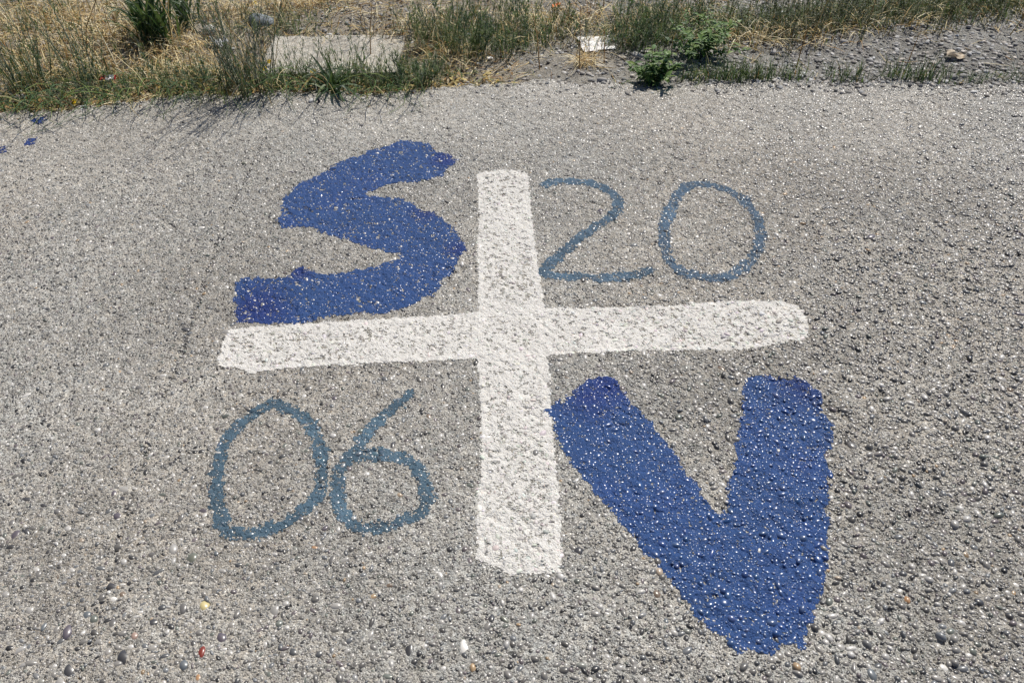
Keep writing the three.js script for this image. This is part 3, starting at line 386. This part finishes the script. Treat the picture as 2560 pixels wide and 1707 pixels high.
for (const [x, z, h, n] of [[-1.833,-2.717,11,16],[-1.767,-2.752,13,16],[-1.707,-2.766,12,18],[-1.630,-2.757,12,16],[-1.573,-2.781,12,16],[-1.510,-2.793,13,16],[-1.422,-2.793,11,16],[-1.372,-2.823,11,14],[-1.316,-2.836,12,16],[-1.245,-2.848,12,16],[-1.167,-2.836,14,16],[-1.096,-2.823,13,14],[-0.887,-2.860,12,14],[-1.865,-2.826,12,12],[-1.468,-2.888,12,12],[-1.300,-2.936,12,10],[-1.985,-3.067,13,8],[-1.821,-3.171,12,8],[-1.567,-3.136,12,8],[-1.386,-3.067,11,8],[-1.276,-3.067,9,6],[-1.114,-3.115,10,6],[-1.928,-2.936,12,10]]) tuft([x, z], h * 0.01, n * 0.5, 0.1, 'low green tuft tangled in dry straw and leaf litter', 'tufts in the straw and leaf litter', { br: 4, blades: 3, dry: 0.5, bh: 1.3 });
// strap-leaved weeds: every leaf a piece of its own
function strapGeo(bend) { const mb = new MB(), n = 7, pts = [], w = [], c = [1, 1, 1]; for (let k = 0; k <= n; k++) { const t = k / n; pts.push([bend * t * t * 0.7, t - 0.42 * bend * t * t * t, 0]); w.push(k === n ? 0 : 0.055 * Math.sin(Math.PI * Math.min(1, 0.25 + 0.75 * t)) + 0.004); } 
  for (const s of [-1, 1]) { let q = -1; for (let k = 0; k <= n; k++) { const p = pts[k], a = mb.v(p[0], p[1], p[2], c), b = mb.v(p[0] - 0.012, p[1], p[2] + s * w[k], c); if (q >= 0) mb.i.push(...(s > 0 ? [q, q + 1, a, q + 1, b, a] : [q, a, q + 1, q + 1, a, b])); q = a; } }
  return mergeVertices(mb.geo(), 1e-5); }
const straps = [0.35, 0.8, 1.3].map(strapGeo);
const leafMats = [[0.05, 0.12, 0.03], [0.07, 0.15, 0.035], [0.04, 0.09, 0.035], [0.12, 0.19, 0.05]].map(c => { const m = M.leaf.clone(); m.vertexColors = false; m.color.setRGB(...c); m.roughness = 0.7; return m; });
const strawMats = straws.map(c => { const m = M.straw.clone(); m.vertexColors = false; m.color.setRGB(...c); return m; });
function strapWeed(p, h, n, label, wide = 1, upright = false, loose) {
  const t = thing('broad_leaved_weed', label, 'weed', p[0], ground(p[0], p[1]) - 0.004, p[1]);
  for (let k = 0; k < n; k++) { const L = h * rr(0.55, 1.1), o = mesh('leaf', straps[upright ? Math.floor(R() * 2) : Math.floor(R() * 3)], leafMats[Math.floor(R() * 4)], t); o.scale.set(L, L, L * wide * rr(0.8, 1.3)); o.rotation.set(gauss() * 0.2, rr(0, 6.28), -rr(0.05, upright ? 0.3 : 0.75), 'YXZ'); o.position.set(gauss() * (loose ?? 0.03), 0, gauss() * (loose ?? 0.03)); }
}
strapWeed([-1.453,-3.244], 0.28, 90, 'dark green broad bladed weed rising from dry grass beside the white stone', 0.36, true, 0.075);
strapWeed([-1.365,-3.387], 0.26, 28, 'smaller broad bladed weed behind the white stone', 0.36, true, 0.05);
strapWeed([-0.678,-2.848], 0.17, 46, 'bright green broad bladed grass clump spreading over the concrete edge before the kerb slab', 0.6);
// leafy bushes
function lance() { const mb = new MB(), c = [1, 1, 1], n = 4; for (const s of [-1, 1]) { let q = -1; for (let k = 0; k <= n; k++) { const t = k / n, w = 0.19 * Math.sin(Math.PI * Math.pow(t, 0.8)) * (k === n ? 0 : 1) + (k === n ? 0 : 0.01); const y = 0.18 * t - 0.35 * t * t, a = mb.v(t, y, 0, c), b = mb.v(t, y + 0.06 * Math.sin(Math.PI * t), s * w, c); if (q >= 0) mb.i.push(...(s > 0 ? [q, q + 1, a, q + 1, b, a] : [q, a, q + 1, q + 1, a, b])); q = a; } } return mergeVertices(mb.geo(), 1e-5); }
const lanceGeo = lance(), bushMats = [[0.09, 0.21, 0.03], [0.13, 0.27, 0.035], [0.055, 0.14, 0.025], [0.2, 0.31, 0.05]].map(c => { const m = M.leaf.clone(); m.vertexColors = false; m.color.setRGB(...c); m.roughness = 0.85; m.transmission = 0.5; return m; });
function leafyBush(p, w, h, stems, label) {
  const t = thing('leafy_bush', label, 'bush', p[0], ground(p[0], p[1]) - 0.004, p[1]);
  const small = new MB();
  for (let k = 0; k < stems; k++) {
    const a = rr(0, 6.28), sp = Math.sqrt(R()) * w, H = h * rr(0.55, 1.05) * (1 - 0.35 * sp / w), pts = []; const mb = new MB();
    for (let j = 0; j <= 5; j++) { const u = j / 5; pts.push([Math.cos(a) * sp * (0.15 + 0.85 * Math.pow(u, 1.3)), H * u, Math.sin(a) * sp * (0.15 + 0.85 * Math.pow(u, 1.3))]); }
    mb.tube(pts, pts.map((_, j) => 0.0018 - 0.0002 * j), [0.09, 0.11, 0.04]); mesh('stem', mb.geo(), M.leaf, t);
    const n = Math.floor(290 / stems);
    for (let l = 0; l < n; l++) { const u = rr(0.2, 1) * 4.99, j = Math.floor(u), f = u - j, q = pts[j].map((v, i) => v + (pts[j + 1][i] - v) * f), o = mesh('leaf', lanceGeo, bushMats[Math.floor(R() * 4)], t), L = rr(0.022, 0.044); o.position.set(...q); o.scale.set(L, L, L * rr(0.8, 1.2)); o.rotation.set(gauss() * 0.4, rr(0, 6.28), rr(-0.2, 0.7), 'YXZ'); }
    for (let l = 0; l < 14; l++) { const u = rr(0.1, 1) * 4.99, j = Math.floor(u), f = u - j, q = pts[j].map((v, i) => v + (pts[j + 1][i] - v) * f), d = rr(0, 6.28), L = rr(0.012, 0.026), v = rr(0.6, 1.3); small.ribbon([q, [q[0] + Math.cos(d) * L * 0.5, q[1] + L * 0.25, q[2] + Math.sin(d) * L * 0.5], [q[0] + Math.cos(d) * L, q[1] + L * rr(-0.2, 0.3), q[2] + Math.sin(d) * L]], [-Math.sin(d), 0, Math.cos(d)], [0.0006, L * 0.2, 0], [0.11 * v, 0.23 * v, 0.035 * v]); }
  }
  mesh('small_leaves', small.geo(), M.leaf, t).userData.kind = 'stuff';
}
leafyBush([0.753,-3.143], 0.2, 0.2, 32, 'leafy bright green bush on the soil behind the concrete edge');
leafyBush([0.529,-2.904], 0.1, 0.15, 22, 'low dark leafy weed rooted at the concrete edge before the flat pale stone');
// yellow flowers on thin stalks
{
  const petal = lanceGeo, pm = new THREE.MeshStandardMaterial({ name: 'yellow_petal', color: C(0.75, 0.52, 0.01), roughness: 0.6, side: THREE.DoubleSide }), hm = new THREE.MeshStandardMaterial({ name: 'flower_centre', color: C(0.55, 0.33, 0.01), roughness: 0.8 });
  for (const [x, z, h] of [[-0.939,-3.007,5],[-0.945,-2.949,5],[-0.758,-2.929,5],[-1.791,-2.694,2],[-1.600,-2.740,2],[-1.111,-3.535,4]]) {
    const t = thing('yellow_flower', 'small yellow flower on a thin stalk in the weeds at the concrete edge', 'flower', x, ground(x, z) - 0.003, z, 'yellow flowers'), H = h * 0.01, mb = new MB(); mb.tube([[0, 0, 0], [0.004, H * 0.5, 0.002], [0.002, H, 0.004]], [0.001, 0.001, 0.0009], [0.09, 0.12, 0.04]); mesh('stalk', mb.geo(), M.leaf, t);
    const hd = mesh('flower_head', new THREE.SphereGeometry(0.0032, 8, 6), hm, t); hd.position.set(0.002, H, 0.004); hd.rotation.x = 0.5;
    for (let k = 0; k < 10; k++) { const o = mesh('petal', petal, pm, hd); o.scale.set(0.011, 0.011, 0.016); o.rotation.set(0, k * 0.628, 0.25, 'YXZ'); }
  }
}
// dry and green grass that no one could count
const carpets = { dry: new MB(), green: new MB(), runner: new MB() };
function carpet(mb, list, hs, cols, w, leanMax) { for (const [px, pz, rx, rz, n] of list) for (let k = 0; k < n; k++) { const x = px + gauss() * rx * 0.01, z = pz + gauss() * rz * 0.01; if (z > edgeZ(x) - 0.01) continue; blade(mb, x, soilH(x, z) - 0.003, z, rr(hs[0], hs[1]), rr(0, 6.28), rr(0.1, leanMax), rr(w[0], w[1]), pick(cols)); } }
reseed(801);
carpet(carpets.dry, [[-2.060,-3.394,30,22,350],[-1.838,-3.434,35,20,450],[-1.554,-3.244,30,18,400],[-1.841,-3.102,30,18,350],[-1.337,-3.171,18,12,140],[-1.180,-3.001,25,8,90],[-1.159,-3.514,25,15,225],[-0.907,-3.555,25,10,250],[-0.715,-3.683,30,15,200],[-0.330,-3.280,18,14,210],[-0.222,-3.102,14,8,130],[0.034,-3.394,25,20,300],[0.240,-3.474,22,16,250],[0.435,-3.356,20,14,175],[0.726,-3.514,25,15,250],[0.936,-3.262,25,12,210],[1.175,-3.299,30,12,190],[1.463,-3.375,30,12,120],[1.836,-3.474,35,14,110],[2.110,-3.514,30,14,90],[0.304,-3.143,6,4,30],[-1.805,-2.936,35,14,260],[-1.510,-2.968,35,14,260],[-1.270,-2.936,25,12,200]], [0.025, 0.115], straws, [0.002, 0.0042], 1.9);
carpet(carpets.green, [[-1.792,-2.904,40,12,281],[-1.489,-2.904,35,12,281],[-1.215,-2.904,25,10,225],[-1.040,-2.936,20,10,169],[-0.612,-2.936,22,7,338],[-0.354,-2.968,18,10,338],[-0.214,-3.280,30,16,562],[0.033,-3.318,25,14,338],[0.565,-3.318,25,14,562],[0.878,-3.394,30,16,562],[1.225,-3.434,35,14,788],[1.678,-3.514,45,14,1012],[2.092,-3.555,40,14,675],[0.878,-2.968,25,5,180],[-1.655,-3.394,60,30,281],[-2.127,-3.555,40,20,169],[-0.972,-3.356,25,12,282]], [0.025, 0.11], [...greens, [0.16, 0.17, 0.06]], [0.002, 0.0036], 1.3);
for (let k = 0; k < 46; k++) { const x = rr(-4.2, 4.2), z = rr(-7.5, -4.0); carpet(R() < 0.55 ? carpets.dry : carpets.green, [[x, z, 45, 35, 230]], [0.04, 0.16], R() < 0.5 ? straws : [...greens, straws[1]], [0.003, 0.005], 1.5); }
tag(mesh('green_grass', carpets.green.geo(), M.leaf, scene), 'fine low green grass spread through the verge', 'grass', null, 'stuff');
// coarse dead stalks standing above the rest
reseed(851);
for (let k = 0; k < 95; k++) { const u = R(), x = u < 0.75 ? rr(-2.6, -0.9) : rr(-0.9, 2.6), z = edgeZ(x) - rr(0.08, 0.9), h = rr(0.1, 0.3), a = rr(0, 6.28), l = rr(0.02, 0.5) * h, c = pick(straws), y = soilH(x, z) - 0.003; carpets.dry.tube([[x, y, z], [x + Math.cos(a) * l * 0.4, y + h * 0.5, z + Math.sin(a) * l * 0.4], [x + Math.cos(a) * l * 1.2, y + h, z + Math.sin(a) * l * 1.2]], [0.0026, 0.0021, 0.001], c); }
tag(mesh('dry_grass', carpets.dry.geo(), M.straw, scene), 'dry straw coloured grass standing and lying across the verge', 'dry grass', null, 'stuff');
// strands that trail over the concrete edge and throw thin shadows
for (let k = 0; k < 220; k++) {
  const u = R(), x = u < 0.8 ? rr(-2.3, -0.35) : rr(-0.35, 1.9), z = edgeZ(x) - rr(0.0, 0.06), L = rr(0.06, u < 0.8 ? 0.24 : 0.09), a = Math.PI / 2 + gauss() * 0.9, up = rr(0.3, 1.3), c = pick(R() < 0.1 ? straws : greens), pts = [], r = [];
  for (let j = 0; j <= 6; j++) { const t = j / 6; pts.push([x + Math.cos(a + 0.7 * (t - 0.5) * gauss()) * L * t, Math.max(0.006, ground(x, z) + 0.01 + L * up * (1.7 * t - 1.5 * t * t)), z + Math.sin(a) * L * t]); r.push(0.0013 * (1 - 0.5 * t)); }
  carpets.runner.tube(pts, r, c);
}
for (let k = 0; k < 75; k++) {
  const x = rr(-2.15, -0.3), z = edgeZ(x) - rr(-0.005, 0.05), L = rr(0.12, 0.30), a = Math.PI / 2 + gauss() * 1.1, up = rr(0.45, 1.3), c = pick(R() < 0.08 ? straws : greens), pts = [], r = [], w = gauss() * 0.5, y0 = ground(x, z);
  for (let j = 0; j <= 8; j++) { const t = j / 8; pts.push([x + Math.cos(a + w * t) * L * t + 0.006 * Math.sin(t * 9 + k), y0 + L * up * (1.25 * t - 0.85 * t * t) + 0.004, z + Math.max(-0.5, Math.sin(a + w * t)) * L * t * 0.75]); r.push(0.0019 * (1 - 0.5 * t)); }
  carpets.runner.tube(pts, r, c);
  for (let b = 0; b < 2; b++) { const q = pts[4 + Math.floor(R() * 4)], e = rr(0, 6.28), l = rr(0.02, 0.05); carpets.runner.tube([q, [q[0] + Math.cos(e) * l, q[1] + l * 0.7, q[2] + Math.sin(e) * l]], [0.0012, 0.0006], c); }
}
tag(mesh('trailing_grass', carpets.runner.geo(), M.straw, scene), 'thin grass strands trailing over the edge of the concrete', 'grass', null, 'stuff');
// straw lying flat, dead leaves
{
  reseed(901); const mb = new MB(), lf = new MB();
  for (let k = 0; k < 11000; k++) {
    const x = rr(-3, 3), s = Math.pow(R(), 1.4) * 1.1 - 0.01, z = edgeZ(x) - s, d = 0.03 + 0.95 * sstep(0.25, -0.5, x) + 0.35 * sstep(0.35, 0.6, s); if (R() > d * (0.5 + 0.8 * fbm(x * 3, z * 3, 2) + 0.3)) continue;
    const L = rr(0.02, 0.11), a = rr(0, 6.28), c = pick(straws), p = []; for (let j = 0; j <= 2; j++) { const qx = x + Math.cos(a) * L * (j / 2 - 0.5), qz = z + Math.sin(a) * L * (j / 2 - 0.5); p.push([qx, ground(qx, qz) + 0.004 + 0.012 * R(), qz]); } mb.tube(p, [0.0011, 0.0013, 0.0009], c);
  }
  tag(mesh('straw_litter', mb.geo(), M.straw, scene), 'broken straw lying flat on the soil', 'straw', null, 'stuff');
  const lc = [[0.36, 0.25, 0.07], [0.45, 0.36, 0.14], [0.24, 0.15, 0.06], [0.14, 0.085, 0.045], [0.42, 0.35, 0.22], [0.16, 0.17, 0.07], [0.1, 0.07, 0.04]];
  for (let k = 0; k < 2200; k++) {
    const x = rr(-2.6, 0.0), s = Math.abs(gauss()) * 0.16 + 0.004, z = edgeZ(x) - s; if (R() > 0.25 + 0.75 * sstep(0.1, -0.4, x)) continue;
    const L = rr(0.006, 0.02), a = rr(0, 6.28), w = L * rr(0.2, 0.4), y = ground(x, z) + 0.004 + 0.014 * R(), tl = gauss() * 0.5, ca = Math.cos(a), sa = Math.sin(a);
    lf.ribbon([[x - ca * L, y, z - sa * L], [x - ca * L * 0.3, y + 0.003, z - sa * L * 0.3], [x + ca * L * 0.4, y + 0.004, z + sa * L * 0.4], [x + ca * L, y + 0.002 * R(), z + sa * L]], [-sa, tl, ca], [0.0004, w, w * 0.9, 0], pick(lc));
  }
  tag(mesh('leaf_litter', lf.geo(), M.straw, scene), 'small yellow and brown dead leaves heaped along the edge', 'leaf litter', null, 'stuff');
}
// ---- rubbish and single dry bits ----
function crumpled(name, p, w, d, hgt, mat, label, category, s, yaw = 0, segs = 14) {
  const g = new THREE.PlaneGeometry(w, d, segs, Math.max(4, Math.round(segs * d / w))); g.rotateX(-Math.PI / 2); const q = g.attributes.position;
  for (let i = 0; i < q.count; i++) { const x = q.getX(i), z = q.getZ(i); const f = Math.abs(vn(x / w * 2.6 + s, z / w * 2.6)) + 0.15 * Math.abs(vn(x / w * 9, z / w * 9 + s)); q.setXYZ(i, x * (1 + 0.10 * vn(z / w * 5, s)), hgt * f, z * (1 + 0.12 * vn(x / w * 5 + 3, s))); }
  g.computeVertexNormals(); const top = g.toNonIndexed(); top.computeVertexNormals(); const o = mesh(name, top, mat, scene); o.position.set(p[0], ground(p[0], p[1]) + 0.006, p[1]); o.rotation.y = yaw; return tag(o, label, category);
}
const paper = new THREE.MeshStandardMaterial({ name: 'white_paper', color: C(0.85, 0.85, 0.86), roughness: 0.8, side: THREE.DoubleSide }), plastic = new THREE.MeshStandardMaterial({ name: 'white_plastic', color: C(0.72, 0.73, 0.76), roughness: 0.35, side: THREE.DoubleSide });
crumpled('paper_sheet', [0.348,-3.255], 0.13, 0.13, 0.007, paper, 'crumpled white paper sheet lying on the soil', 'paper', 2.2, 0.15);
crumpled('plastic_scrap', [-1.182,-3.207], 0.065, 0.06, 0.035, plastic, 'crumpled white plastic scrap in the dry grass near the white stone', 'plastic scrap', 5.1, 0.5);
crumpled('plastic_scrap', [-1.819,-2.793], 0.028, 0.05, 0.016, plastic, 'torn white plastic scrap among the leaf litter behind the blue splashes', 'plastic scrap', 8.4, 0.7);
crumpled('paper_scrap', [-0.088,-3.122], 0.022, 0.014, 0.006, paper, 'tiny white paper scrap on the soil below the wiry weeds', 'paper', 3.4, 0.3, 6);
crumpled('paper_scrap', [0.537,-3.186], 0.03, 0.008, 0.004, paper, 'narrow white paper strip beside the flat pale stone', 'paper', 6.4, 0.05, 6);
{
  const t = thing('sweet_wrapper', 'red and white sweet wrapper caught in the weeds', 'wrapper', ...(([x, z]) => [x, ground(x, z) + 0.05, z])([-1.510,-2.860]));
  const red = new THREE.MeshStandardMaterial({ name: 'red_foil', color: C(0.5, 0.03, 0.03), roughness: 0.35, side: THREE.DoubleSide });
  const piece = (n, w, d, x, z, m, s) => { const g = new THREE.PlaneGeometry(w, d, 8, 5); g.rotateX(-Math.PI / 2); const q = g.attributes.position; for (let i = 0; i < q.count; i++) q.setY(i, 0.007 * vn(q.getX(i) * 150 + s, q.getZ(i) * 150)); g.computeVertexNormals(); const o = mesh(n, g, m, t); o.position.set(x, 0, z); o.rotation.set(0.5, 0.2, 0); };
  piece('white_panel', 0.03, 0.02, 0.008, 0, plastic, 1); piece('red_end', 0.018, 0.02, -0.0165, 0.002, red, 4); piece('red_stripe', 0.007, 0.021, 0.027, -0.004, red, 7);
}
{
  const [x, z] = [-1.548,-2.699], t = thing('cigarette_stub', 'crushed grey white cigarette stub on the concrete edge under the weeds', 'cigarette stub', x, ground(x, z) + 0.006, z); t.rotation.y = 0.35;
  const pm = paper.clone(); pm.color.setRGB(0.6, 0.6, 0.58); const bm = paper.clone(); bm.color.setRGB(0.45, 0.33, 0.18);
  const a = mesh('paper_tube', new THREE.CylinderGeometry(0.0055, 0.006, 0.024, 12, 4), pm, t); a.rotation.z = Math.PI / 2; a.scale.set(0.8, 1, 1.1); const b = mesh('filter_tip', new THREE.CylinderGeometry(0.0056, 0.0056, 0.011, 12), bm, t); b.rotation.z = Math.PI / 2; b.position.x = 0.0176; b.scale.set(0.85, 1, 1.1);
}
{ const m = new THREE.MeshStandardMaterial({ name: 'orange_plastic', color: C(0.75, 0.2, 0.03), roughness: 0.45, side: THREE.DoubleSide }); crumpled('plastic_scrap', [0.198,-3.614], 0.04, 0.03, 0.012, m, 'bright orange plastic bit on the bare ground behind the wiry weeds', 'plastic scrap', 1.5, 0.2, 6); }
{ const m = strawMats[3].clone(); m.color.setRGB(0.55, 0.47, 0.36); crumpled('dead_leaf', [1.756,-3.095], 0.07, 0.045, 0.02, m, 'pale crumpled dead leaf on the gravel', 'dead leaf', 4.4, -0.3, 10); }
for (const [k, p, L, yaw, tone] of [[0, [-0.232,-2.923], 0.024, 0.3, [0.62, 0.34, 0.03]], [1, [-1.328,-2.851], 0.02, 1.0, [0.6, 0.33, 0.05]], [2, [-0.468,-3.102], 0.02, 0.4, [0.6, 0.45, 0.08]], [3, [-0.128,-3.154], 0.018, 1.8, [0.55, 0.45, 0.1]]]) {
  const m = M.straw.clone(); m.vertexColors = false; m.color.setRGB(...tone); const o = mesh('yellow_leaf', lanceGeo, m, scene); o.position.set(p[0], ground(p[0], p[1]) + 0.014, p[1]); o.scale.set(L * 1.4, L * 1.4, L * 2); o.rotation.y = yaw; tag(o, ['orange fallen leaf at the concrete edge before the bare soil', 'orange fallen leaf in the litter at the foot of the straw', 'yellow fallen leaf by the right end of the kerb slab', 'yellow fallen leaf below the wiry weeds'][k], 'leaf');
}
{ // long dry stalk on the soil
  const a = [-0.114,-2.917], b = [-0.062,-3.007], c = [0.016,-3.200], mb = new MB(); mb.tube([a, b, c].map((p, k) => [p[0], ground(p[0], p[1]) + [0.006, 0.014, 0.02][k], p[1]]), [0.0022, 0.002, 0.0012], [0.5, 0.42, 0.3], 5); mb.tube([b, [-0.008,-3.074], [0.011,-3.164]].map((p, k) => [p[0], ground(p[0], p[1]) + [0.013, 0.014, 0.012][k], p[1]]), [0.0014, 0.0012, 0.0008], [0.48, 0.4, 0.28], 4);
  tag(mesh('dry_stalk', mb.geo(), M.straw, scene), 'long forked dry stalk lying across the bare soil', 'dry stalk');
}
{ // flattened bunch of hay
  const [x, z] = [0.287,-3.067], t = thing('hay_bunch', 'tangled bunch of dry hay on the soil before the white paper', 'hay', x, ground(x, z), z), mb = new MB();
  for (let k = 0; k < 150; k++) { const a = rr(0, 6.28), d = 0.045 * Math.sqrt(R()); blade(mb, Math.cos(a) * d, 0.002, Math.sin(a) * d * 0.7, rr(0.03, 0.075), rr(0, 6.28), rr(0.8, 2.2), 0.002, pick(straws)); } mesh('dry_blades', mb.geo(), M.straw, t).userData.kind = 'stuff';
}
{ // plantain head leaning out over the concrete
  const [x, z] = [-0.738,-2.866], e = [-0.703,-2.717], t = thing('seed_stalk', 'thin stalk with a dark seed head leaning over the concrete', 'seed stalk', x, ground(x, z), z), mb = new MB(), dx = e[0] - x, dz = e[1] - z; mb.tube([[0, 0, 0], [dx * 0.3, 0.06, dz * 0.3], [dx * 0.8, 0.06, dz * 0.75], [dx, 0.042, dz * 0.9]], [0.001, 0.0009, 0.0008, 0.0008], [0.06, 0.07, 0.035]); mesh('stalk', mb.geo(), M.leaf, t);
  const g = new THREE.SphereGeometry(0.0048, 10, 8), hm = new THREE.MeshStandardMaterial({ name: 'seed_head', color: C(0.03, 0.03, 0.05), roughness: 0.7 }), o = mesh('seed_head', g, hm, t); o.scale.set(1, 2.6, 1); o.position.set(dx, 0.032, dz * 0.92); o.rotation.x = 0.3;
}
renderer.render(scene, camera);
